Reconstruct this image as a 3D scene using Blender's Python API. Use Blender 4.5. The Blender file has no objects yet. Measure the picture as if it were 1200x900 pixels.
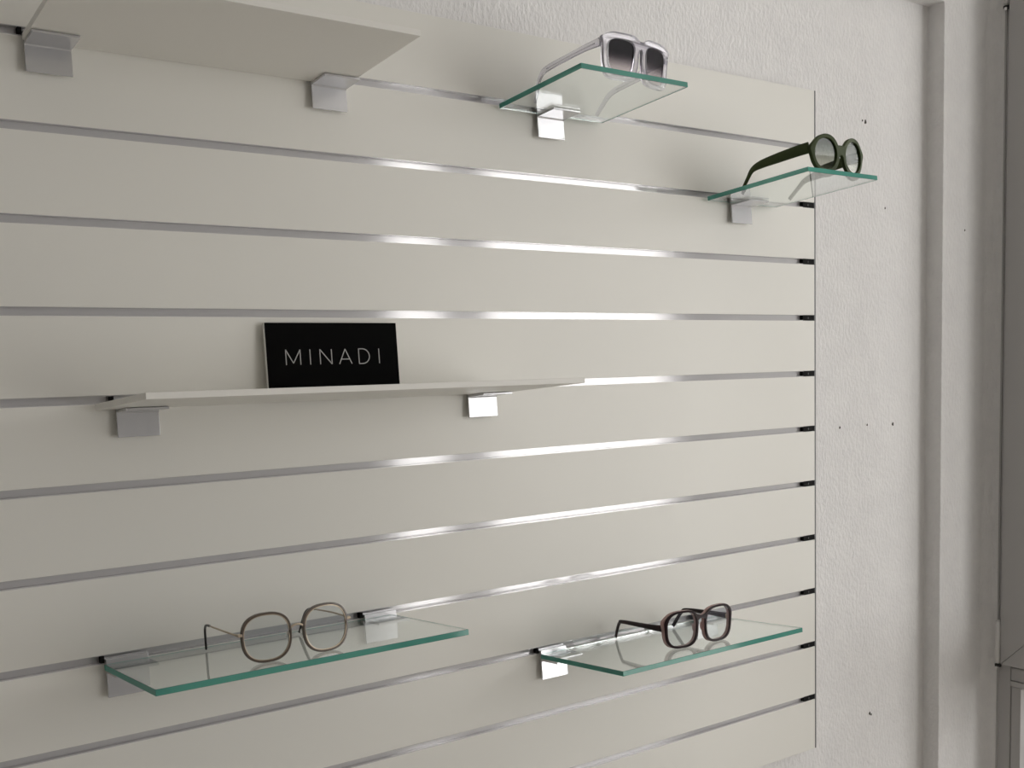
import bpy, bmesh, math
from mathutils import Vector, Matrix

scene = bpy.context.scene
col = scene.collection

# ------------------------------------------------------------------ camera
cam_data = bpy.data.cameras.new("camera")
cam = bpy.data.objects.new("camera", cam_data)
col.objects.link(cam)
_r = Vector((0.811318, -0.584069, -0.025022))
_u = Vector((0.069635, 0.054054, 0.996107))
_f = Vector((0.580443, 0.809902, -0.084527))
cam.matrix_world = Matrix(((_r.x, _u.x, -_f.x, -1.59764),
                           (_r.y, _u.y, -_f.y, -1.27898),
                           (_r.z, _u.z, -_f.z, -0.37831),
                           (0, 0, 0, 1)))
cam_data.sensor_fit = 'HORIZONTAL'
cam_data.sensor_width = 36.0
cam_data.lens = 38.0445
cam_data.shift_y = 0.0722932
cam_data.clip_start = 0.01
scene.camera = cam

# ------------------------------------------------------------------ world (overcast daylight)
world = bpy.data.worlds.new("overcast_sky")
scene.world = world
world.use_nodes = True
wn = world.node_tree.nodes
wn["Background"].inputs[0].default_value = (1.0, 0.985, 0.965, 1)
wn["Background"].inputs[1].default_value = 5.2

# room numbers (metres; the panel front is y = 0, its right edge x = 0, top slot z = 0)
XW, YREC, YFR = 0.540, 0.018, -0.019      # window wall, recess plane, front plane
XREV, ZSOF = 0.3667, 0.3067
ZFLOOR, ZCEIL = -1.90, 1.15
XL, XR, YB = -3.3, 3.1, -3.3
WINS = [(0.98, 1.37), (1.55, 2.92)]       # shop windows behind the viewer
WZ0, WZ1 = -1.70, 0.95


def portal(name, loc, size_x, size_y, rot):
    d = bpy.data.lights.new(name, 'AREA')
    d.shape = 'RECTANGLE'; d.size = size_x; d.size_y = size_y
    d.cycles.is_portal = True
    o = bpy.data.objects.new(name, d)
    o.location = loc; o.rotation_euler = rot
    col.objects.link(o)


for (a, b) in WINS:
    portal("window_daylight", ((a + b) / 2, YB - 0.02, (WZ0 + WZ1) / 2), b - a, WZ1 - WZ0,
           (math.radians(90), 0, 0))

SW0, SW1 = -2.45, -0.75                   # unseen side window, added in the right wall for more light
portal("window_daylight", (XR + 0.02, (SW0 + SW1) / 2, (WZ0 + WZ1) / 2), WZ1 - WZ0, SW1 - SW0,
       (0, math.radians(90), 0))  # portal of the added side window

scene.view_settings.view_transform = 'Standard'
scene.view_settings.look = 'None'
scene.view_settings.gamma = 1.0
scene.view_settings.use_curve_mapping = False
scene.view_settings.exposure = 0.22
scene.cycles.max_bounces = 16
scene.cycles.diffuse_bounces = 8
scene.cycles.glossy_bounces = 6
scene.cycles.transmission_bounces = 14
scene.cycles.transparent_max_bounces = 16
scene.cycles.use_denoising = True
scene.cycles.sample_clamp_indirect = 20.0

# ------------------------------------------------------------------ materials
def mat(name, color=(0.8, 0.8, 0.8), rough=0.5, metal=0.0, **kw):
    m = bpy.data.materials.new(name)
    m.use_nodes = True
    b = m.node_tree.nodes["Principled BSDF"]
    b.inputs["Base Color"].default_value = (*color, 1)
    b.inputs["Roughness"].default_value = rough
    b.inputs["Metallic"].default_value = metal
    for k, v in kw.items():
        b.inputs[k.replace("_", " ")].default_value = v
    return m


def nodes(m):
    return m.node_tree.nodes, m.node_tree.links, m.node_tree.nodes["Principled BSDF"]


def add_bump(m, scale, strength, dist, detail=4.0, stretch=(1, 1, 1), rough=0.6):
    n, l, b = nodes(m)
    tc = n.new("ShaderNodeTexCoord"); mp = n.new("ShaderNodeMapping")
    mp.inputs["Scale"].default_value = stretch
    nz = n.new("ShaderNodeTexNoise")
    nz.inputs["Scale"].default_value = scale; nz.inputs["Detail"].default_value = detail
    nz.inputs["Roughness"].default_value = rough
    bp = n.new("ShaderNodeBump")
    bp.inputs["Strength"].default_value = strength; bp.inputs["Distance"].default_value = dist
    l.new(tc.outputs["Object"], mp.inputs[0]); l.new(mp.outputs[0], nz.inputs["Vector"])
    l.new(nz.outputs["Fac"], bp.inputs["Height"]); l.new(bp.outputs[0], b.inputs["Normal"])
    return nz


def color_noise(m, c1, c2, scale, stretch=(1, 1, 1)):
    n, l, b = nodes(m)
    tc = n.new("ShaderNodeTexCoord"); mp = n.new("ShaderNodeMapping")
    mp.inputs["Scale"].default_value = stretch
    nz = n.new("ShaderNodeTexNoise"); nz.inputs["Scale"].default_value = scale
    nz.inputs["Detail"].default_value = 5
    rp = n.new("ShaderNodeValToRGB")
    rp.color_ramp.elements[0].position = 0.3; rp.color_ramp.elements[1].position = 0.7
    rp.color_ramp.elements[0].color = (*c1, 1); rp.color_ramp.elements[1].color = (*c2, 1)
    l.new(tc.outputs["Object"], mp.inputs[0]); l.new(mp.outputs[0], nz.inputs["Vector"])
    l.new(nz.outputs["Fac"], rp.inputs[0]); l.new(rp.outputs[0], b.inputs["Base Color"])


M = {}
M['plaster'] = mat("rough_plaster", (0.80, 0.79, 0.785), 0.9)
color_noise(M['plaster'], (0.78, 0.77, 0.765), (0.82, 0.81, 0.80), 30)
add_bump(M['plaster'], 170, 0.8, 0.0028, 2.5, (1, 1, 0.55), 0.55)
M['paint'] = mat("wall_paint", (0.37, 0.365, 0.36), 0.85)
add_bump(M['paint'], 120, 0.3, 0.001)
M['ceiling'] = mat("ceiling_paint", (0.84, 0.83, 0.81), 0.9)
M['floor'] = mat("floor_vinyl", (0.36, 0.33, 0.30), 0.5)
color_noise(M['floor'], (0.40, 0.37, 0.33), (0.48, 0.45, 0.41), 5, (1, 8, 1))
M['laminate'] = mat("cream_laminate", (0.780, 0.768, 0.718), 0.42)
M['laminate'].node_tree.nodes["Principled BSDF"].inputs["Specular IOR Level"].default_value = 0.35
add_bump(M['laminate'], 350, 0.04, 0.0004)
M['shelf_white'] = mat("white_laminate_shelf", (0.80, 0.785, 0.74), 0.45)
M['core'] = mat("panel_core_board", (0.45, 0.42, 0.38), 0.8)
M['alu'] = mat("anodised_aluminium", (0.64, 0.63, 0.635), 0.10, 0.24)
M['bracket'] = mat("satin_aluminium", (0.64, 0.64, 0.655), 0.18, 0.55)
M['plug'] = mat("black_plastic_plug", (0.010, 0.010, 0.010), 0.8, Specular_IOR_Level=0.1)
M['edge'] = mat("dark_grey_edge_band", (0.09, 0.09, 0.09), 0.5)
M['black_face'] = mat("matt_black_face", (0.004, 0.004, 0.004), 0.75)
M['black_face'].node_tree.nodes["Principled BSDF"].inputs["Specular IOR Level"].default_value = 0.03
M['sign_core'] = mat("grey_sign_core", (0.62, 0.61, 0.57), 0.6)
M['letter'] = mat("pale_grey_print", (0.42, 0.42, 0.41), 0.6)
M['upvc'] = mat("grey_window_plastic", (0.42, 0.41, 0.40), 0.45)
M['bead'] = mat("white_glazing_bead", (0.82, 0.82, 0.82), 0.4)
M['rubber'] = mat("black_rubber", (0.01, 0.01, 0.01), 0.6)
M['hinge_cap'] = mat("white_hinge_cap", (0.74, 0.73, 0.71), 0.35)
M['chrome'] = mat("polished_chrome", (0.8, 0.8, 0.8), 0.12, 1.0)
M['hole'] = mat("dark_drill_hole", (0.07, 0.06, 0.05), 0.9)

# green float glass with absorption in its body
g = mat("green_float_glass", (1, 1, 1), 0.0, IOR=1.52)
n, l, b = nodes(g)
b.inputs["Transmission Weight"].default_value = 1.0
va = n.new("ShaderNodeVolumeAbsorption")
va.inputs["Color"].default_value = (0.0, 0.62, 0.48, 1)
va.inputs["Density"].default_value = 6.0
l.new(va.outputs[0], n["Material Output"].inputs["Volume"])
M['glass'] = g
# edge of the same glass: light carried inside it put in as diffuse green
ge = mat("green_lit_glass_edge", (1, 1, 1), 0.06, IOR=1.52)
n, l, b = nodes(ge)
b.inputs["Transmission Weight"].default_value = 1.0
df = n.new("ShaderNodeBsdfDiffuse"); df.inputs[0].default_value = (0.14, 0.52, 0.42, 1)
mx = n.new("ShaderNodeMixShader"); mx.inputs[0].default_value = 0.5
l.new(b.outputs[0], mx.inputs[1]); l.new(df.outputs[0], mx.inputs[2])
l.new(mx.outputs[0], n["Material Output"].inputs["Surface"])
va = n.new("ShaderNodeVolumeAbsorption")
va.inputs["Color"].default_value = (0.0, 0.62, 0.48, 1); va.inputs["Density"].default_value = 6.0
l.new(va.outputs[0], n["Material Output"].inputs["Volume"])
M['glass_edge'] = ge


def thin_glass(name, tint=(1, 1, 1), top=None, z0=0, z1=1, ior=1.5, coat=1.0, gloss=(1, 1, 1)):
    """thin lens / pane: tinted transparency under a fresnel reflection"""
    m = bpy.data.materials.new(name)
    m.use_nodes = True
    n = m.node_tree.nodes; l = m.node_tree.links
    n.remove(n["Principled BSDF"])
    tr = n.new("ShaderNodeBsdfTransparent"); gl = n.new("ShaderNodeBsdfGlossy")
    gl.inputs["Roughness"].default_value = 0.0
    gl.inputs["Color"].default_value = (*gloss, 1)
    tr.inputs[0].default_value = (*tint, 1)
    lw = n.new("ShaderNodeLayerWeight"); lw.inputs[0].default_value = 0.5     # Schlick: r0 + (1 - r0) * facing^5
    pw = n.new("ShaderNodeMath"); pw.operation = 'POWER'; pw.inputs[1].default_value = 5.0
    r0 = ((ior - 1) / (ior + 1)) ** 2
    mu = n.new("ShaderNodeMath"); mu.operation = 'MULTIPLY_ADD'
    mu.inputs[1].default_value = (1 - r0) * coat; mu.inputs[2].default_value = r0 * coat
    mx = n.new("ShaderNodeMixShader")
    l.new(lw.outputs["Facing"], pw.inputs[0]); l.new(pw.outputs[0], mu.inputs[0]); l.new(mu.outputs[0], mx.inputs[0])
    l.new(tr.outputs[0], mx.inputs[1]); l.new(gl.outputs[0], mx.inputs[2])
    l.new(mx.outputs[0], n["Material Output"].inputs[0])
    if top is not None:                    # a gradient tint, part of the lens itself
        tc = n.new("ShaderNodeTexCoord"); sp = n.new("ShaderNodeSeparateXYZ")
        mr = n.new("ShaderNodeMapRange")
        mr.inputs["From Min"].default_value = z0; mr.inputs["From Max"].default_value = z1
        rp = n.new("ShaderNodeValToRGB")
        rp.color_ramp.elements[0].color = (*tint, 1); rp.color_ramp.elements[1].color = (*top, 1)
        rp.color_ramp.interpolation = 'EASE'
        l.new(tc.outputs["Object"], sp.inputs[0]); l.new(sp.outputs[2], mr.inputs[0])
        l.new(mr.outputs[0], rp.inputs[0]); l.new(rp.outputs[0], tr.inputs[0])
    return m


M['pane'] = thin_glass("window_pane_glass", (0.97, 0.97, 0.97))

# ------------------------------------------------------------------ mesh helpers
def link(name, me, m, parent=None):
    o = bpy.data.objects.new(name, me)
    col.objects.link(o)
    if m is not None and not me.materials:
        me.materials.append(m)
    if parent is not None:
        o.parent = parent
    return o


def from_bm(name, bm, m, parent=None, smooth=False):
    bmesh.ops.recalc_face_normals(bm, faces=bm.faces)
    me = bpy.data.meshes.new(name)
    bm.to_mesh(me); bm.free()
    if smooth:
        for p in me.polygons:
            p.use_smooth = True
    return link(name, me, m, parent)


def bm_box(bm, x0, x1, y0, y1, z0, z1, bevel=0.0, seg=1):
    r = bmesh.ops.create_cube(bm, size=1.0)
    vs = r['verts']
    for v in vs:
        v.co = Vector(((x0 + x1) / 2 + v.co.x * (x1 - x0), (y0 + y1) / 2 + v.co.y * (y1 - y0),
                       (z0 + z1) / 2 + v.co.z * (z1 - z0)))
    if bevel:
        es = list({e for v in vs for e in v.link_edges})
        bmesh.ops.bevel(bm, geom=es, offset=bevel, segments=seg, affect='EDGES', profile=0.5)


def box(name, m, parent, x0, x1, y0, y1, z0, z1, bevel=0.0, seg=1):
    bm = bmesh.new()
    bm_box(bm, x0, x1, y0, y1, z0, z1, bevel, seg)
    return from_bm(name, bm, m, parent)


def prism_x(name, m, parent, prof, x0, x1, bevel=0.0):
    """profile of (y, z) points pushed along x"""
    bm = bmesh.new()
    a = [bm.verts.new((x0, y, z)) for y, z in prof]
    c = [bm.verts.new((x1, y, z)) for y, z in prof]
    k = len(prof)
    bm.faces.new(a); bm.faces.new(c[::-1])
    for i in range(k):
        bm.faces.new((a[i], a[(i + 1) % k], c[(i + 1) % k], c[i]))
    if bevel:
        bmesh.ops.bevel(bm, geom=list(bm.edges), offset=bevel, segments=2, affect='EDGES')
    return from_bm(name, bm, m, parent)


def prism_z(name, m, parent, prof, z0, z1):
    bm = bmesh.new()
    a = [bm.verts.new((x, y, z0)) for x, y in prof]
    c = [bm.verts.new((x, y, z1)) for x, y in prof]
    k = len(prof)
    bm.faces.new(a); bm.faces.new(c[::-1])
    for i in range(k):
        bm.faces.new((a[i], a[(i + 1) % k], c[(i + 1) % k], c[i]))
    return from_bm(name, bm, m, parent)


def empty(name, loc=(0, 0, 0), rot=(0, 0, 0)):
    o = bpy.data.objects.new(name, None)
    o.location = loc; o.rotation_euler = rot
    o.empty_display_size = 0.02
    col.objects.link(o)
    return o


def tag(o, label, cat, group=None):
    o['label'] = label; o['category'] = cat
    if group:
        o['group'] = group
    return o


def struct(o, label=None):
    o['kind'] = 'structure'
    if label:
        o['label'] = label
    return o


# ------------------------------------------------------------------ the room
T = 0.12
# wall behind the panel: shallow recess, step at the right, hollow rounded corner into the window wall
bm = bmesh.new()
R_C = 0.030
prof = [(XL, YREC), (XREV - 0.003, YREC)]
for k in range(1, 4):
    a = math.radians(90 - 30 * k)
    prof.append((XREV - 0.003 + 0.003 * math.cos(a), YREC - 0.003 + 0.003 * math.sin(a)))
prof += [(XREV, YFR + 0.0015), (XREV + 0.0005, YFR + 0.0004), (XREV + 0.002, YFR)]
x0c = XW - R_C
NC = 8
for k in range(NC + 1):
    a = math.radians(90 - 90 * k / NC)
    prof.append((x0c + R_C * math.cos(a), YFR - R_C + R_C * math.sin(a)))
front_z = [ZFLOOR, ZSOF]
cols_ = [[bm.verts.new((x, y, z)) for z in front_z] for x, y in prof]
for i in range(len(prof) - 1):
    bm.faces.new((cols_[i][0], cols_[i + 1][0], cols_[i + 1][1], cols_[i][1]))
# soffit and beam above the recess
i_rev = 5      # first vertex on the front plane side
v1 = bm.verts.new((XL, YFR, ZSOF)); v2 = bm.verts.new((XREV, YFR, ZSOF))
v3 = bm.verts.new((XL, YFR, ZCEIL)); v4 = bm.verts.new((XREV, YFR, ZCEIL))
s1 = bm.verts.new((XL, YREC, ZSOF)); s2 = bm.verts.new((XREV, YREC, ZSOF))
bm.faces.new((s1, s2, v2, v1)); bm.faces.new((v1, v2, v4, v3))
up = [bm.verts.new((x, y, ZSOF)) for x, y in prof[i_rev:]]
up2 = [bm.verts.new((x, y, ZCEIL)) for x, y in prof[i_rev:]]
for i in range(len(up) - 1):
    bm.faces.new((up[i], up[i + 1], up2[i + 1], up2[i]))
# body behind
bx = [(XL, YREC), (XL, YREC + T), (XR, YREC + T), (XR, YFR), (XW + 0.07, YFR), (XW + 0.07, YFR - R_C), (XW, YFR - R_C)]
b0 = [bm.verts.new((x, y, ZFLOOR)) for x, y in bx]; b1 = [bm.verts.new((x, y, ZCEIL)) for x, y in bx]
for i in range(len(bx) - 1):
    bm.faces.new((b0[i], b0[i + 1], b1[i + 1], b1[i]))
me = bpy.data.meshes.new("wall_back"); bm.normal_update(); bm.to_mesh(me); bm.free()
for p in me.polygons:
    p.use_smooth = False
wall_back = struct(link("wall_back", me, M['plaster']), "white rough plaster wall with shallow recess")
# small drill holes left in the plaster
for (hx, hz, hr) in ((0.0948, -0.5092, 0.0016), (0.1779, -0.5086, 0.0013), (0.2594, -0.5112, 0.0022),
                     (0.1702, 0.0634, 0.0026), (0.161, 0.0650, 0.0012), (0.1886, -1.0821, 0.0022),
                     (0.1935, -1.0850, 0.0014), (0.2318, -0.0926, 0.0013), (0.443, -0.128, 0.0013)):
    yy = YREC if hx < XREV else YFR
    bm = bmesh.new()
    ring = []
    for k in range(9):
        a = 2 * math.pi * k / 9
        q = hr * (1 + 0.25 * math.sin(3 * a + hx * 90))
        ring.append((q * math.cos(a), 1.5 * q * math.sin(a)))
    A = [bm.verts.new((hx + x, yy - 0.0009, hz + z)) for x, z in ring]
    Bv = [bm.verts.new((hx + x * 0.9, yy + 0.004, hz + z * 0.9)) for x, z in ring]
    bm.faces.new(A); bm.faces.new(Bv[::-1])
    for k in range(9):
        bm.faces.new((A[k], A[(k + 1) % 9], Bv[(k + 1) % 9], Bv[k]))
    from_bm("drill_hole", bm, M['hole'], wall_back)

struct(box("floor", M['floor'], None, XL - T, XR + T, YB - T, YREC + T, ZFLOOR - 0.1, ZFLOOR))
struct(box("ceiling", M['ceiling'], None, XL - T, XR + T, YB - T, YREC + T, ZCEIL, ZCEIL + 0.1))
struct(box("wall_left", M['paint'], None, XL - T, XL, YB, YREC, ZFLOOR, ZCEIL))
bm = bmesh.new()
bm_box(bm, XR, XR + T, YB, SW0, ZFLOOR, ZCEIL)
bm_box(bm, XR, XR + T, SW1, YREC + T, ZFLOOR, ZCEIL)
bm_box(bm, XR, XR + T, SW0, SW1, ZFLOOR, WZ0)
bm_box(bm, XR, XR + T, SW0, SW1, WZ1, ZCEIL)
struct(from_bm("wall_right", bm, M['paint']))
w = struct(empty("window_4", (XR + T / 2, (SW0 + SW1) / 2, WZ0)), "tall unseen window added in the far right wall for fill light")
hw = (SW1 - SW0) / 2; H = WZ1 - WZ0
bm = bmesh.new()
bm_box(bm, -0.03, 0.03, -hw, -hw + 0.04, 0, H); bm_box(bm, -0.03, 0.03, hw - 0.04, hw, 0, H)
bm_box(bm, -0.03, 0.03, -hw + 0.04, hw - 0.04, 0, 0.04); bm_box(bm, -0.03, 0.03, -hw + 0.04, hw - 0.04, H - 0.04, H)
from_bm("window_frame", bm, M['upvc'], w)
box("pane", M['pane'], w, -0.003, 0.003, -hw + 0.04, hw - 0.04, 0.04, H - 0.04)
# shop-front wall behind the viewer, with its two window openings
bm = bmesh.new()
(xa, xb), (xc, xd) = WINS
bm_box(bm, XL, xa, YB - T, YB, ZFLOOR, ZCEIL)
bm_box(bm, xb, xc, YB - T, YB, WZ0, WZ1)
bm_box(bm, xd, XR, YB - T, YB, ZFLOOR, ZCEIL)
bm_box(bm, xa, xd, YB - T, YB, ZFLOOR, WZ0)
bm_box(bm, xa, xd, YB - T, YB, WZ1, ZCEIL)
struct(from_bm("wall_front", bm, M['paint']))
for i, (a, b_) in enumerate(WINS):
    w = struct(empty("window_%d" % (i + 2), ((a + b_) / 2, YB - T / 2, WZ0)), "%s tall shop window behind the viewer" % ("narrow", "wide")[i])
    hw = (b_ - a) / 2; H = WZ1 - WZ0
    bm = bmesh.new()
    bm_box(bm, -hw, -hw + 0.04, -0.03, 0.03, 0, H); bm_box(bm, hw - 0.04, hw, -0.03, 0.03, 0, H)
    bm_box(bm, -hw + 0.04, hw - 0.04, -0.03, 0.03, 0, 0.04); bm_box(bm, -hw + 0.04, hw - 0.04, -0.03, 0.03, H - 0.04, H)
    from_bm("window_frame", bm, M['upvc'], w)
    box("pane", M['pane'], w, -hw + 0.04, hw - 0.04, -0.003, 0.003, 0.04, H - 0.04)

# ---- window at the right edge (plane x = XW, running towards the viewer)
win = struct(empty("window_1", (XW, -0.047, ZFLOOR)), "grey plastic window frame at the right edge beside the plaster wall")


def wbox(name, m, y0, y1, z0, z1, x0=0.0, x1=0.05, bevel=0.0015, parent=None):
    """box in window coordinates: y runs towards the viewer as positive numbers from the wall, x0 < 0 is into the room"""
    return box(name, m, parent or win, x0, x1, -(y1 - 0.047), -(y0 - 0.047), z0 - ZFLOOR, z1 - ZFLOOR, bevel, 2)


YE = 0.88
ZT0, ZT1 = -1.0745, -1.034          # transom between upper casement and lower light
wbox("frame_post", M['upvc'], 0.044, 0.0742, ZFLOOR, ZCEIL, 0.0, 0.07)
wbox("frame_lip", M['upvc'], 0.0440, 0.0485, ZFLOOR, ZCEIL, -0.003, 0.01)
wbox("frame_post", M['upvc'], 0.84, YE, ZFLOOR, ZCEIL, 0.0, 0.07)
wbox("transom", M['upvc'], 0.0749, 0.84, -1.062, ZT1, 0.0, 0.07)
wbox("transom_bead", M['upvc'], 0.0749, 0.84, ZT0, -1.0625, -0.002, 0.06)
# upper casement: stiles and rails with mitred ends
S0, S1_, Z0, Z1, SW = 0.0603, 0.835, -1.028, 1.13, 0.075


def mitred(name, pts, x0, x1):
    bm = bmesh.new()
    a = [bm.verts.new((x0, -(y - 0.047), z - ZFLOOR)) for y, z in pts]
    c = [bm.verts.new((x1, -(y - 0.047), z - ZFLOOR)) for y, z in pts]
    bm.faces.new(a); bm.faces.new(c[::-1])
    for i in range(4):
        bm.faces.new((a[i], a[(i + 1) % 4], c[(i + 1) % 4], c[i]))
    bmesh.ops.bevel(bm, geom=list(bm.edges), offset=0.0009, segments=1, affect='EDGES')
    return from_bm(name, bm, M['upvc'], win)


g_ = 0.0003
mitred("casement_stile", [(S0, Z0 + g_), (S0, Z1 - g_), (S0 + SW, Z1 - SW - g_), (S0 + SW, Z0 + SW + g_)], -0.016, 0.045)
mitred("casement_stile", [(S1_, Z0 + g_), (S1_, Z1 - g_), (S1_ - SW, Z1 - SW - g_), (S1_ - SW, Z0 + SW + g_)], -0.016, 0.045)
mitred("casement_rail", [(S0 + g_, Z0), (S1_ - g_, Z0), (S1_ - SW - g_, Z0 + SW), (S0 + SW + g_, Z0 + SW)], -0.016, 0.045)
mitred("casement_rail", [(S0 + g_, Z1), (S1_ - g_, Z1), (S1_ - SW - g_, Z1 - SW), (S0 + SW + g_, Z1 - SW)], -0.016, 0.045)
wbox("pane", M['pane'], S0 + SW, S1_ - SW, Z0 + SW, Z1 - SW, 0.012, 0.018, 0)
# lower light
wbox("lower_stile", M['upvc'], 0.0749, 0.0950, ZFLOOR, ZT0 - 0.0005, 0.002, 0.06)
prism_z("glazing_bead", M['bead'], win, [(0.003, -(0.0953 - 0.047)), (0.016, -(0.1022 - 0.047)), (0.05, -(0.1022 - 0.047)), (0.05, -(0.0953 - 0.047))],
        0.0, ZT0 - 0.004 - ZFLOOR)
wbox("gasket", M['rubber'], 0.1024, 0.1085, ZFLOOR, ZT0 - 0.006, 0.0155, 0.05)
wbox("pane", M['pane'], 0.1087, 0.84, ZFLOOR, ZT0 - 0.006, 0.03, 0.036, 0)
# hinges
for (zb, zt) in ((-1.028, -0.935), (0.318, 0.42)):
    bm = bmesh.new()
    r = bmesh.ops.create_cone(bm, cap_ends=True, segments=16, radius1=0.0062, radius2=0.0062, depth=zt - zb)
    bmesh.ops.bevel(bm, geom=[e for e in bm.edges if abs(e.verts[0].co.z - e.verts[1].co.z) < 1e-6],
                    offset=0.003, segments=3, affect='EDGES')
    bmesh.ops.translate(bm, verts=bm.verts, vec=(-0.010, -(0.0520 - 0.047), (zb + zt) / 2 - ZFLOOR))
    h = from_bm("hinge", bm, M['hinge_cap'], win, True)
    bm = bmesh.new()
    bmesh.ops.create_cone(bm, cap_ends=True, segments=12, radius1=0.0066, radius2=0.0066, depth=0.005)
    bmesh.ops.translate(bm, verts=bm.verts, vec=(-0.010, -(0.0520 - 0.047), zb - 0.004 - ZFLOOR))
    from_bm("hinge_bush", bm, M['rubber'], h)
    bm = bmesh.new()
    bmesh.ops.create_cone(bm, cap_ends=True, segments=12, radius1=0.0035, radius2=0.0035, depth=0.006)
    bmesh.ops.translate(bm, verts=bm.verts, vec=(-0.014, -(0.0525 - 0.047), zb - 0.0085 - ZFLOOR))
    from_bm("hinge_pin", bm, M['chrome'], h)

# ------------------------------------------------------------------ slatted display panel
PXL = -1.95
ZTOP, ZBOT, PITCH, GAP = 0.0962, -1.104, 0.1, 0.0100
panel = tag(empty("slatwall_panel", (-0.9, YREC, ZBOT)),
            "large cream slatted display panel with silver grooves on the plaster wall", "wall panel")
POFF = Vector((-0.9, YREC, ZBOT))


def pbox(name, m, x0, x1, y0, y1, z0, z1, bevel=0, seg=1):
    return box(name, m, panel, x0 - POFF.x, x1 - POFF.x, y0 - POFF.y, y1 - POFF.y, z0 - POFF.z, z1 - POFF.z, bevel, seg)


pbox("backing_board", M['core'], PXL, -0.0005, 0.0115, 0.0178, ZBOT + 0.002, ZTOP - 0.002)
for k in range(12):
    zb = -PITCH * k if k < 11 else ZBOT
    zt = ZTOP if k == 0 else -PITCH * (k - 1) - GAP
    pbox("slat", M['laminate'], PXL, -0.0004, 0.0, 0.0114, zb, zt, 0.0006, 2)
for k in range(11):
    z = -PITCH * k
    pts = [(0.0002, -0.0102), (0.0113, -0.0102), (0.0113, 0.0), (0.0004, -0.0000), (0.0004, -0.0006),
           (0.0078, -0.0006), (0.0078, -0.0090), (0.0002, -0.0090)]
    pts = [(y - POFF.y, zz + z - POFF.z) for y, zz in pts]
    prism_x("groove_insert", M['alu'], panel, pts, PXL - POFF.x, -0.0315 - POFF.x)
    pbox("end_plug", M['plug'], -0.0315, -0.0006, 0.0006, 0.0113, z - 0.0098, z - 0.0002, 0.0004)
    pbox("plug_dimple", M['edge'], -0.0180, -0.0165, 0.0003, 0.003, z - 0.0070, z - 0.0035)
pbox("edge_band", M['edge'], -0.0003, 0.0036, 0.0006, 0.0178, ZBOT, ZTOP)  # thin dark grey band along the right edge of the panel

# ------------------------------------------------------------------ brackets
TILT = math.radians(4.3)
Y0, ZOFF = -0.004, -0.0165


def frame_at(name, x, slot):
    return empty(name, (x, Y0, -PITCH * slot + ZOFF), (-TILT, 0, 0))


BW = 0.0485


def bracket(x0, slot, label):
    e = frame_at("shelf_bracket", x0 + BW / 2, slot)
    tag(e, label, "bracket", "aluminium shelf brackets")
    h = BW / 2
    box("plate", M['bracket'], e, -h, h, -0.0025, 0.0, -0.0325, 0.0120, 0.0004, 2)
    # ledge under the shelf, with a rolled front
    prism_x("ledge", M['bracket'], e, [(-0.0024, -0.0002), (-0.0024, -0.0050), (-0.0038, -0.0036), (-0.0408, -0.0036),
                                       (-0.0414, -0.0030), (-0.0414, -0.0012), (-0.0406, -0.0007), (-0.0380, -0.0007), (-0.0370, -0.0002)], -h, h)
    prism_x("hook", M['bracket'], e, [(0.0001, 0.0090), (0.0070, 0.0085), (0.0070, 0.0135), (0.0055, 0.0135),
                                      (0.0055, 0.0118), (0.0001, 0.0120)], -h, h)
    box("end_block", M['plug'], e, -h - 0.0048, -h - 0.0006, 0.0015, 0.0095, 0.0080, 0.0155)  # small black block in the slot, left of the plate
    return e


bracket(-1.3170, 0, "silver bracket under the left end of the topmost white shelf")
bracket(-0.9810, 0, "silver bracket under the right end of the topmost white shelf")
bracket(-0.6255, 0, "bright silver bracket under the glass shelf with clear-framed sunglasses")
bracket(-0.2220, 1, "silver bracket under the glass shelf with the green sunglasses")
bracket(-1.2420, 4, "silver bracket under the left end of the shelf with black sign")
bracket(-0.7590, 4, "silver bracket under the right end of the shelf with black sign")
bracket(-1.2690, 7, "silver bracket at left end of the glass shelf holding thin-rimmed glasses")
bracket(-0.9335, 7, "silver bracket at right end of the glass shelf holding thin-rimmed glasses")
bracket(-0.6410, 8, "bright silver bracket at left end of the glass shelf with dark burgundy glasses")
bracket(-0.3130, 8, "silver bracket seen through the lenses of the dark burgundy glasses")

# ------------------------------------------------------------------ shelves
ST = 0.0070


def shelf(name, m, xa, xb, depth, slot, label, cat="shelf", group=None, bevel=0.0005):
    e = frame_at(name, (xa + xb) / 2, slot)
    h = (xb - xa) / 2
    bm = bmesh.new()
    bm_box(bm, -h, h, -depth, -0.0029, 0.0, ST, bevel, 2)
    o = from_bm(name, bm, m)
    if m is M['glass']:
        o.data.materials.append(M['glass_edge'])
        for p in o.data.polygons:
            if abs(p.normal.z) < 0.5:
                p.material_index = 1
    o.matrix_world = Matrix.Translation(((xa + xb) / 2, Y0, -PITCH * slot + ZOFF)) @ Matrix.Rotation(-TILT, 4, 'X')
    bpy.data.objects.remove(e)
    return tag(o, label, cat, group)


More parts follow.
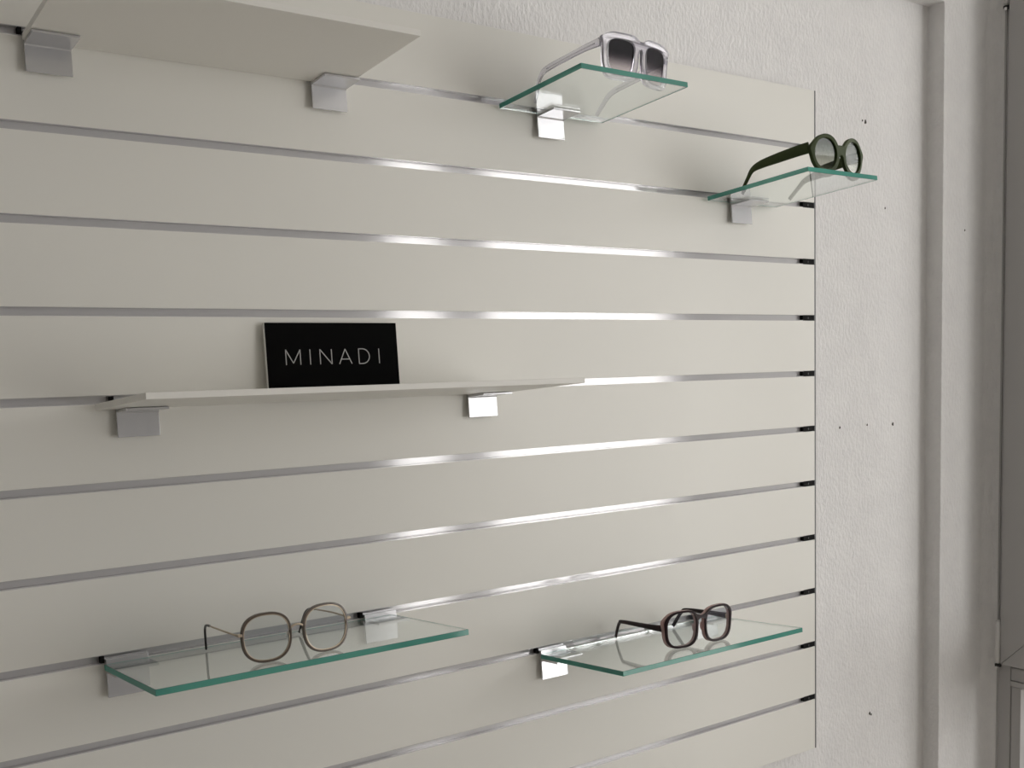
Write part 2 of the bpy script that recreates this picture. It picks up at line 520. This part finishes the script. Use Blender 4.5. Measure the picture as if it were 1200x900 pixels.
shelf("white_shelf", M['shelf_white'], -1.3185, -0.9345, 0.193, 0, "white laminate shelf at the top left of the panel, empty underside showing",
      "shelf", "white shelves")
shelf("white_shelf", M['shelf_white'], -1.2650, -0.7000, 0.190, 4, "long thin white shelf carrying the black lettered sign",
      "shelf", "white shelves")
shelf("glass_shelf", M['glass'], -0.6925, -0.5030, 0.185, 0, "small green-edged glass shelf carrying clear-framed sunglasses",
      "shelf", "glass shelves")
shelf("glass_shelf", M['glass'], -0.2785, -0.1110, 0.208, 1, "small green-edged glass shelf carrying green round sunglasses",
      "shelf", "glass shelves")
shelf("glass_shelf", M['glass'], -1.2715, -0.8920, 0.192, 7, "long glass shelf at lower left carrying thin-rimmed rounded glasses",
      "shelf", "glass shelves")
shelf("glass_shelf", M['glass'], -0.6420, -0.2700, 0.189, 8, "long glass shelf at lower right carrying dark burgundy glasses",
      "shelf", "glass shelves")

# ------------------------------------------------------------------ black sign on the white shelf
SWD, SHT = 0.1855, 0.0915
sy = -0.0150
sz = -0.4 + ZOFF + ST + (-(sy - Y0)) * math.tan(TILT) + 0.0004
sign = tag(empty("sign_board", (-0.9655, sy, sz), (math.radians(-4.0), 0, 0)),
           "black rectangular sign with thin pale capital letters standing on white shelf", "sign")
hw = SWD / 2
box("board", M['sign_core'], sign, -hw - 0.0015, hw, 0.0006, 0.0040, 0.0, SHT, 0.0003)
box("black_face", M['black_face'], sign, -hw, hw, 0.0, 0.0006, 0.0, SHT)


def letter(strokes, w=0.00115):
    bm = bmesh.new()
    for (x1, z1, x2, z2) in strokes:
        d = Vector((x2 - x1, 0, z2 - z1)); L = d.length; d.normalize()
        nrm = Vector((-d.z, 0, d.x)) * (w / 2)
        p = Vector((x1, 0, z1)); q = Vector((x2, 0, z2))
        vs = []
        for yy in (-0.0003, 0.0001):
            for c in (p - nrm, q - nrm, q + nrm, p + nrm):
                vs.append(bm.verts.new((c.x, yy, c.z)))
        for f in ((0, 1, 2, 3), (7, 6, 5, 4), (0, 4, 5, 1), (1, 5, 6, 2), (2, 6, 7, 3), (3, 7, 4, 0)):
            bm.faces.new([vs[i] for i in f])
    from_bm("letter", bm, M['letter'], sign)


LB, LT = 0.0385, 0.0577          # letter base and cap line above the sign foot
cx0 = -0.9655
X = lambda x: x - cx0
m0, m1 = X(-1.0330), X(-1.0135)
letter([(m0, LB, m0, LT), (m0, LT, (m0 + m1) / 2, LB + 0.002), ((m0 + m1) / 2, LB + 0.002, m1, LT), (m1, LT, m1, LB)])
i0 = X(-1.0000); letter([(i0, LB, i0, LT)])
n0, n1 = X(-0.9862), X(-0.9700)
letter([(n0, LB, n0, LT), (n0, LT, n1, LB), (n1, LB, n1, LT)])
a0, a1 = X(-0.9595), X(-0.9415)
letter([(a0, LB, (a0 + a1) / 2, LT), ((a0 + a1) / 2, LT, a1, LB), (a0 + 0.0032, LB + 0.0062, a1 - 0.0032, LB + 0.0062)])
d0, d1 = X(-0.9310), X(-0.9155)
arc = []
rr = (LT - LB) / 2
pts = [(d0, LB), (d0 + 0.0055, LB)]
for k in range(1, 10):
    a = math.radians(-90 + 18 * k)
    pts.append((d0 + 0.0055 + (d1 - d0 - 0.0055) * math.cos(a), LB + rr + rr * math.sin(a)))
pts += [(d0 + 0.0055, LT), (d0, LT), (d0, LB)]
letter([(*pts[k], *pts[k + 1]) for k in range(len(pts) - 1)])
i1 = X(-0.9012); letter([(i1, LB, i1, LT)])

# ------------------------------------------------------------------ eyewear
def curve_plate(loops, half, bevel):
    """flat plate from closed 2-D loops (the first is the outline, the others are holes)"""
    cu = bpy.data.curves.new("tmp", 'CURVE')
    cu.dimensions = '2D'; cu.fill_mode = 'BOTH'
    cu.extrude = half - bevel; cu.bevel_depth = bevel; cu.bevel_resolution = 1
    cu.offset = -bevel
    for lp in loops:
        s = cu.splines.new('POLY'); s.points.add(len(lp) - 1)
        for p, (x, z) in zip(s.points, lp):
            p.co = (x, z, 0, 1)
        s.use_cyclic_u = True
    o = bpy.data.objects.new("tmp", cu); col.objects.link(o)
    dg = bpy.context.evaluated_depsgraph_get()
    me = bpy.data.meshes.new_from_object(o.evaluated_get(dg))
    bpy.data.objects.remove(o); bpy.data.curves.remove(cu)
    me.materials.clear()
    return me


def place_plate(me, k, yc, lean=0.0):
    bm = bmesh.new(); bm.from_mesh(me)
    bmesh.ops.remove_doubles(bm, verts=bm.verts, dist=1e-6)
    for v in bm.verts:
        x, z, y = v.co.x, v.co.y, v.co.z
        v.co = (x, yc + y + k * x * x + lean * z, z)
    bmesh.ops.recalc_face_normals(bm, faces=bm.faces)
    bm.normal_update()
    if bm.calc_volume(signed=True) < 0:
        bmesh.ops.reverse_faces(bm, faces=bm.faces)
    bm.to_mesh(me); bm.free()
    return me


def lens_pt(t, a, b, n, trap=0.0, lug=0.0, lug_t=25, grow=0.0):
    c, s = math.cos(t), math.sin(t)
    x = (a + grow) * math.copysign(abs(c) ** (2 / n), c)
    z = (b + grow) * math.copysign(abs(s) ** (2 / n), s)
    x *= 1 + trap * z / b
    if lug:
        d = math.degrees(t) - lug_t
        x += lug * math.exp(-(d / 16) ** 2)
    return x, z


def hole_loop(cx, cz, a, b, n, trap, sgn, N=56):
    out = []
    for k in range(N):
        t = 2 * math.pi * k / N
        x, z = lens_pt(t, a, b, n, trap)
        out.append((cx + sgn * x, cz + z))
    return out


def front_outline(cx, cz, a, b, n, trap, lug, lug_t, t_top, t_bot, sag_top, rise_bot, N=64):
    """outer contour of an acetate front: right rim, bridge underside, left rim, bridge top"""
    right = []
    t0, t1 = math.radians(t_top), math.radians(-(360 - t_bot))
    for k in range(N + 1):
        t = t0 + (t1 - t0) * k / N
        tt = t
        x, z = lens_pt(tt, a, b, n, trap, lug, lug_t)
        right.append((cx + x, cz + z))
    under = []
    (xa, za) = right[-1]
    for k in range(1, 12):
        u = k / 12
        under.append((xa * (1 - 2 * u), za + rise_bot * (1 - (1 - 2 * u) ** 2)))
    left = [(-x, z) for x, z in right[::-1]]
    top = []
    (xb, zb) = right[0]
    for k in range(1, 12):
        u = k / 12
        top.append((-xb + 2 * xb * u, zb - sag_top * (1 - (1 - 2 * u) ** 2)))
    return right + under + left + top


def sweep(name, m, parent, path, sect, smooth=True):
    """rounded-rectangle section (half thickness, half height) swept along a path in the glasses frame"""
    bm = bmesh.new()
    rings = []
    N = len(path)
    for i in range(N):
        p = Vector(path[i])
        d = (Vector(path[min(i + 1, N - 1)]) - Vector(path[max(i - 1, 0)])).normalized()
        side = d.cross(Vector((0, 0, 1)))
        if side.length < 1e-4:
            side = Vector((1, 0, 0))
        side.normalize()
        upv = side.cross(d).normalized()
        ht, hh = sect[i]
        ring = []
        for k in range(12):
            a = 2 * math.pi * (k + 0.5) / 12
            c, s = math.cos(a), math.sin(a)
            e = 2 / 3.6
            ring.append(bm.verts.new(p + side * (ht * math.copysign(abs(c) ** e, c)) + upv * (hh * math.copysign(abs(s) ** e, s))))
        rings.append(ring)
    for i in range(N - 1):
        for k in range(12):
            bm.faces.new((rings[i][k], rings[i][(k + 1) % 12], rings[i + 1][(k + 1) % 12], rings[i + 1][k]))
    bm.faces.new(rings[0][::-1]); bm.faces.new(rings[-1])
    return from_bm(name, bm, m, parent, smooth)


def smooth_path(pts, n=6):
    """Catmull-Rom through control rows (x, y, z, half thickness, half height)"""
    P = [Vector(p[:3]) for p in pts]; S = [Vector((p[3], p[4], 0)) for p in pts]
    path, sect = [], []
    for i in range(len(P) - 1):
        p0, p1, p2, p3 = P[max(i - 1, 0)], P[i], P[i + 1], P[min(i + 2, len(P) - 1)]
        for k in range(n):
            t = k / n
            q = 0.5 * ((2 * p1) + (p2 - p0) * t + (2 * p0 - 5 * p1 + 4 * p2 - p3) * t * t + (3 * p1 - p0 - 3 * p2 + p3) * t ** 3)
            path.append(q); s = S[i].lerp(S[i + 1], t); sect.append((s.x, s.y))
    path.append(P[-1]); sect.append((S[-1].x, S[-1].y))
    return path, sect


def ball(name, m, parent, c, r, sc=(1, 1, 1)):
    bm = bmesh.new()
    bmesh.ops.create_uvsphere(bm, u_segments=12, v_segments=8, radius=r)
    for v in bm.verts:
        v.co = Vector((c[0] + v.co.x * sc[0], c[1] + v.co.y * sc[1], c[2] + v.co.z * sc[2]))
    return from_bm(name, bm, m, parent, True)


def eyewear_root(name, xm, d, ang, slot, label):
    """stands on the shelf of that slot: xm along the wall, d out from the shelf back, ang about the shelf normal"""
    A = math.radians(ang)
    base = Matrix.Translation((0, Y0, -PITCH * slot + ZOFF)) @ Matrix.Rotation(-TILT, 4, 'X')
    loc = Matrix.Translation((xm, -d, ST + 0.0003)) @ Matrix.Rotation(-A, 4, 'Z')
    o = empty(name)
    o.matrix_world = base @ loc
    tag(o, label, "sunglasses" if "sun" in name else "eyeglasses", None)
    return o


def temple(root, sgn, m, rows, name="temple"):
    pts = [(sgn * x, y, z, a, b) for (x, y, z, a, b) in rows]
    return sweep(name, m, root, *smooth_path(pts))


# materials of the eyewear
crystal = mat("pale_lilac_crystal_acetate", (0.88, 0.86, 0.93), 0.01, IOR=1.44)
crystal.node_tree.nodes["Principled BSDF"].inputs["Transmission Weight"].default_value = 0.85
crystal.node_tree.nodes["Principled BSDF"].inputs["Specular IOR Level"].default_value = 0.3
M['crystal'] = crystal
M['olive'] = mat("olive_green_acetate", (0.038, 0.054, 0.016), 0.5, Specular_IOR_Level=0.15)
M['gold'] = mat("pale_gold_wire", (0.50, 0.41, 0.31), 0.3, 1.0)
M['taupe'] = mat("translucent_taupe_acetate", (0.13, 0.10, 0.078), 0.25)
M['taupe'].node_tree.nodes["Principled BSDF"].inputs["Transmission Weight"].default_value = 0.15
M['burgundy'] = mat("near_black_burgundy_acetate", (0.018, 0.006, 0.008), 0.3, Specular_IOR_Level=0.25)
M['rose'] = mat("rose_translucent_acetate", (0.56, 0.37, 0.35), 0.25)
M['rose'].node_tree.nodes["Principled BSDF"].inputs["Transmission Weight"].default_value = 0.35
M['black_tip'] = mat("black_temple_tip", (0.012, 0.011, 0.011), 0.35)
M['clear_pad'] = mat("clear_nose_pad", (0.8, 0.8, 0.78), 0.1, IOR=1.3)
M['clear_pad'].node_tree.nodes["Principled BSDF"].inputs["Transmission Weight"].default_value = 0.8
M['lens_clear'] = thin_glass("clear_lens", (0.95, 0.96, 0.96), coat=0.7, gloss=(0.72, 0.78, 1.0))
M['lens_plum'] = thin_glass("plum_gradient_lens", (0.86, 0.82, 0.84), (0.06, 0.04, 0.065), 0.006, 0.034, coat=0.12)
M['lens_grey'] = thin_glass("grey_gradient_lens", (0.76, 0.77, 0.72), (0.27, 0.30, 0.27), 0.008, 0.050, coat=0.6)


def lens_part(root, cx, cz, a, b, n, trap, sgn, k, yc, m, lean=0.0):
    me = curve_plate([hole_loop(cx, cz, a, b, n, trap, sgn)], 0.0007, 0.0002)
    place_plate(me, k, yc, lean)
    me.name = "lens"
    return link("lens", me, m, root)


# --- clear framed square sunglasses (top glass shelf)
gs = eyewear_root("sunglasses", -0.5725, 0.1615, -7.0, 0, "square sunglasses with clear lilac frame and dark gradient lenses")
a, b, cz, cx = 0.0308, 0.0272, 0.0272, 0.0346
K = 1.9
LEAN = -0.15
out = front_outline(cx, cz, a, b, 4.2, 0.06, 0.004, 34, 133, 176, 0.002, 0.004)
hl = [hole_loop(sg * (cx + 0.0004), cz - 0.0012, 0.0229, 0.0204, 3.6, 0.07, sg) for sg in (1, -1)]
me = place_plate(curve_plate([out] + hl, 0.0030, 0.0006), K, 0.0, LEAN); me.name = "front_frame"
link("front_frame", me, M['crystal'], gs)
for sg in (1, -1):
    lens_part(gs, sg * (cx + 0.0004), cz - 0.0012, 0.0233, 0.0208, 3.6, 0.07, sg, K, 0.0006, M['lens_plum'], LEAN)
    hx = cx + a + 0.0020
    yh = K * hx * hx + LEAN * (cz + 0.013)
    t = temple(gs, sg, M['crystal'], [(hx, yh + 0.003, cz + 0.0135, 0.0020, 0.0058), (hx + 0.003, yh + 0.025, cz + 0.0120, 0.0020, 0.0046),
                                      (hx + 0.004, yh + 0.055, cz + 0.0095, 0.0020, 0.0042), (hx + 0.004, 0.102, cz + 0.0055, 0.0019, 0.0044),
                                      (hx + 0.002, 0.117, cz - 0.0010, 0.0019, 0.0038), (hx - 0.001, 0.128, 0.014, 0.0018, 0.0032),
                                      (hx - 0.004, 0.137, 0.0026, 0.0016, 0.0026)])
    sweep("wire_core", M['chrome'], t, *smooth_path([(sg * (hx + 0.0016), yh + 0.010, cz + 0.0132, 0.0005, 0.0008),
                                                     (sg * (hx + 0.004), yh + 0.055, cz + 0.0095, 0.0005, 0.0007),
                                                     (sg * (hx + 0.004), 0.102, cz + 0.0055, 0.0005, 0.0006)]))
    box("hinge", M['chrome'], gs, sg * (hx - 0.0035) - 0.001, sg * (hx - 0.0035) + 0.001, yh + 0.0020, yh + 0.0065, cz + 0.010, cz + 0.0165)
    for dz in (0.0115, 0.0155):
        ball("rivet", M['chrome'], gs, (sg * (hx - 0.0040), yh - 0.0042, cz + dz), 0.0009, (1, 0.5, 1))

# --- olive green round sunglasses (second glass shelf)
gr = eyewear_root("sunglasses", -0.1775, 0.1890, -2.0, 1, "round sunglasses with thick olive green frame and grey lenses")
a, cz, cx = 0.0296, 0.0296, 0.0342
K = 1.7
LEAN = -0.05
out = front_outline(cx, cz, a, a, 2.05, 0.0, 0.0045, 14, 152, 186, -0.0005, 0.003)
hl = [hole_loop(sg * (cx + 0.0006), cz, 0.0236, 0.0236, 2.0, 0, sg) for sg in (1, -1)]
me = place_plate(curve_plate([out] + hl, 0.0030, 0.0008), K, 0.0, LEAN); me.name = "front_frame"
link("front_frame", me, M['olive'], gr)
for sg in (1, -1):
    lens_part(gr, sg * (cx + 0.0006), cz, 0.0241, 0.0241, 2.0, 0, sg, K, 0.0005, M['lens_grey'], LEAN)
    hx = cx + a + 0.0020
    yh = K * hx * hx + LEAN * (cz + 0.007)
    temple(gr, sg, M['olive'], [(hx, yh + 0.002, cz + 0.0075, 0.0022, 0.0088), (hx + 0.002, yh + 0.022, cz + 0.0068, 0.0021, 0.0085),
                                (hx + 0.003, yh + 0.055, cz + 0.0052, 0.0020, 0.0080), (hx + 0.003, 0.096, cz + 0.0030, 0.0020, 0.0066),
                                (hx + 0.001, 0.116, cz - 0.0010, 0.0019, 0.0046), (hx - 0.002, 0.129, 0.018, 0.0018, 0.0034),
                                (hx - 0.006, 0.145, 0.0030, 0.0017, 0.0030)])
    box("hinge", M['chrome'], gr, sg * (hx - 0.0035) - 0.001, sg * (hx - 0.0035) + 0.001, yh + 0.0020, yh + 0.0065, cz + 0.003, cz + 0.012)

# --- thin rounded metal glasses (lower left glass shelf)
gt = eyewear_root("eyeglasses", -1.1020, 0.1640, 0.5, 7, "thin rounded taupe glasses with gold wire temples and black tips")
a, b, cz, cx = 0.0285, 0.0275, 0.0275, 0.0355
K = 1.0
for sg in (1, -1):
    ring = [hole_loop(sg * cx, cz, a, b, 2.55, 0.03, sg), hole_loop(sg * cx, cz, a - 0.0022, b - 0.0022, 2.5, 0.03, sg)]
    me = place_plate(curve_plate(ring, 0.0026, 0.0005), K, 0.0); me.name = "rim"
    rim = link("rim", me, M['taupe'], gt)
    wire = []
    for k in range(49):
        t = 2 * math.pi * k / 48
        x, z = lens_pt(t, a - 0.0026, b - 0.0026, 2.5, 0.03)
        xx = sg * (cx + x)
        wire.append((Vector((xx, -0.0014 + K * xx * xx, cz + z))))
    sweep("inner_wire", M['gold'], rim, wire, [(0.0006, 0.0006)] * 49)
    lens_part(gt, sg * cx, cz, a - 0.0024, b - 0.0024, 2.5, 0.03, sg, K, 0.0004, M['lens_clear'])
    hx = cx + a + 0.0030
    yh = K * hx * hx
    box("hinge", M['gold'], gt, min(sg * (hx - 0.0042), sg * (hx + 0.0008)), max(sg * (hx - 0.0042), sg * (hx + 0.0008)), yh - 0.0035, yh + 0.004, cz + 0.0045, cz + 0.0075, 0.0004)
    tp = sweep("temple", M['gold'], gt, *smooth_path([(sg * hx, yh + 0.003, cz + 0.006, 0.0008, 0.0011), (sg * (hx + 0.001), 0.05, cz + 0.0070, 0.0007, 0.0010),
                                                      (sg * (hx - 0.001), 0.097, cz + 0.0070, 0.0007, 0.0009)]))
    sweep("temple_tip", M['black_tip'], tp, *smooth_path([(sg * (hx - 0.001), 0.095, cz + 0.0070, 0.0010, 0.0012), (sg * (hx - 0.0015), 0.109, cz + 0.0062, 0.0012, 0.0014),
                                                          (sg * (hx - 0.003), 0.119, cz + 0.0010, 0.0013, 0.0016), (sg * (hx - 0.005), 0.126, 0.016, 0.0014, 0.0020),
                                                          (sg * (hx - 0.007), 0.132, 0.0022, 0.0013, 0.0020)]))
    ball("nose_pad", M['clear_pad'], gt, (sg * 0.0085, 0.007, cz - 0.004), 0.0045, (0.35, 0.6, 1.3))
    sweep("pad_arm", M['gold'], gt, [Vector((sg * 0.0090, 0.006, cz - 0.002)), Vector((sg * 0.0085, 0.004, cz + 0.002)), Vector((sg * (cx - a + 0.001), 0.001, cz + 0.003))], [(0.0004, 0.0004)] * 3)
bp = []
for k in range(13):
    u = -1 + 2 * k / 12
    bp.append(Vector((u * (cx - a + 0.0012), K * 0.00005 - 0.001, cz + 0.0062 + 0.0030 * (1 - u * u))))
sweep("bridge", M['gold'], gt, bp, [(0.0010, 0.0012)] * 13)

# --- dark burgundy glasses (lower right glass shelf)
gb = eyewear_root("eyeglasses", -0.4530, 0.1500, 5.0, 8, "large square burgundy glasses with rose sides and dark temples")
a, b, cz, cx = 0.0284, 0.0278, 0.0278, 0.0348
K = 1.6
LEAN = -0.10
out = front_outline(cx, cz, a, b, 3.0, 0.035, 0.0015, 20, 141, 168, 0.0032, 0.0030)
hl = [hole_loop(sg * cx, cz, a - 0.0034, b - 0.0032, 2.9, 0.035, sg) for sg in (1, -1)]
me = place_plate(curve_plate([out] + hl, 0.0012, 0.0004), K, -0.0012, LEAN); me.name = "front_frame"
link("front_frame", me, M['burgundy'], gb)
out2 = front_outline(cx, cz, a + 0.0012, b, 3.0, 0.035, 0.0032, 20, 141, 168, 0.0036, 0.0034)
hl2 = [hole_loop(sg * cx, cz, a - 0.0032, b - 0.0030, 2.9, 0.035, sg) for sg in (1, -1)]
me = place_plate(curve_plate([out2] + hl2, 0.0030, 0.0008), K, 0.0031, LEAN); me.name = "rear_layer"
link("rear_layer", me, M['rose'], gb)
for sg in (1, -1):
    lens_part(gb, sg * cx, cz, a - 0.0032, b - 0.0030, 2.9, 0.035, sg, K, 0.0, M['lens_clear'], LEAN)
    hx = cx + a + 0.0012
    yh = K * hx * hx + LEAN * (cz + 0.004)
    temple(gb, sg, M['burgundy'], [(hx, yh + 0.0060, cz + 0.0045, 0.0018, 0.0050), (hx + 0.002, yh + 0.028, cz + 0.0042, 0.0018, 0.0042),
                                   (hx + 0.002, yh + 0.055, cz + 0.0042, 0.0017, 0.0035), (hx + 0.000, 0.107, cz + 0.0032, 0.0016, 0.0029),
                                   (hx - 0.002, 0.117, cz - 0.0005, 0.0016, 0.0028), (hx - 0.004, 0.126, 0.017, 0.0016, 0.0028),
                                   (hx - 0.007, 0.136, 0.0028, 0.0016, 0.0028)])
    box("hinge", M['gold'], gb, sg * (hx - 0.0030) - 0.001, sg * (hx - 0.0030) + 0.001, yh + 0.0035, yh + 0.0075, cz + 0.001, cz + 0.008)
    ball("nose_pad", M['rose'], gb, (sg * 0.0075, 0.0055, cz - 0.002), 0.0045, (0.4, 0.7, 1.4))
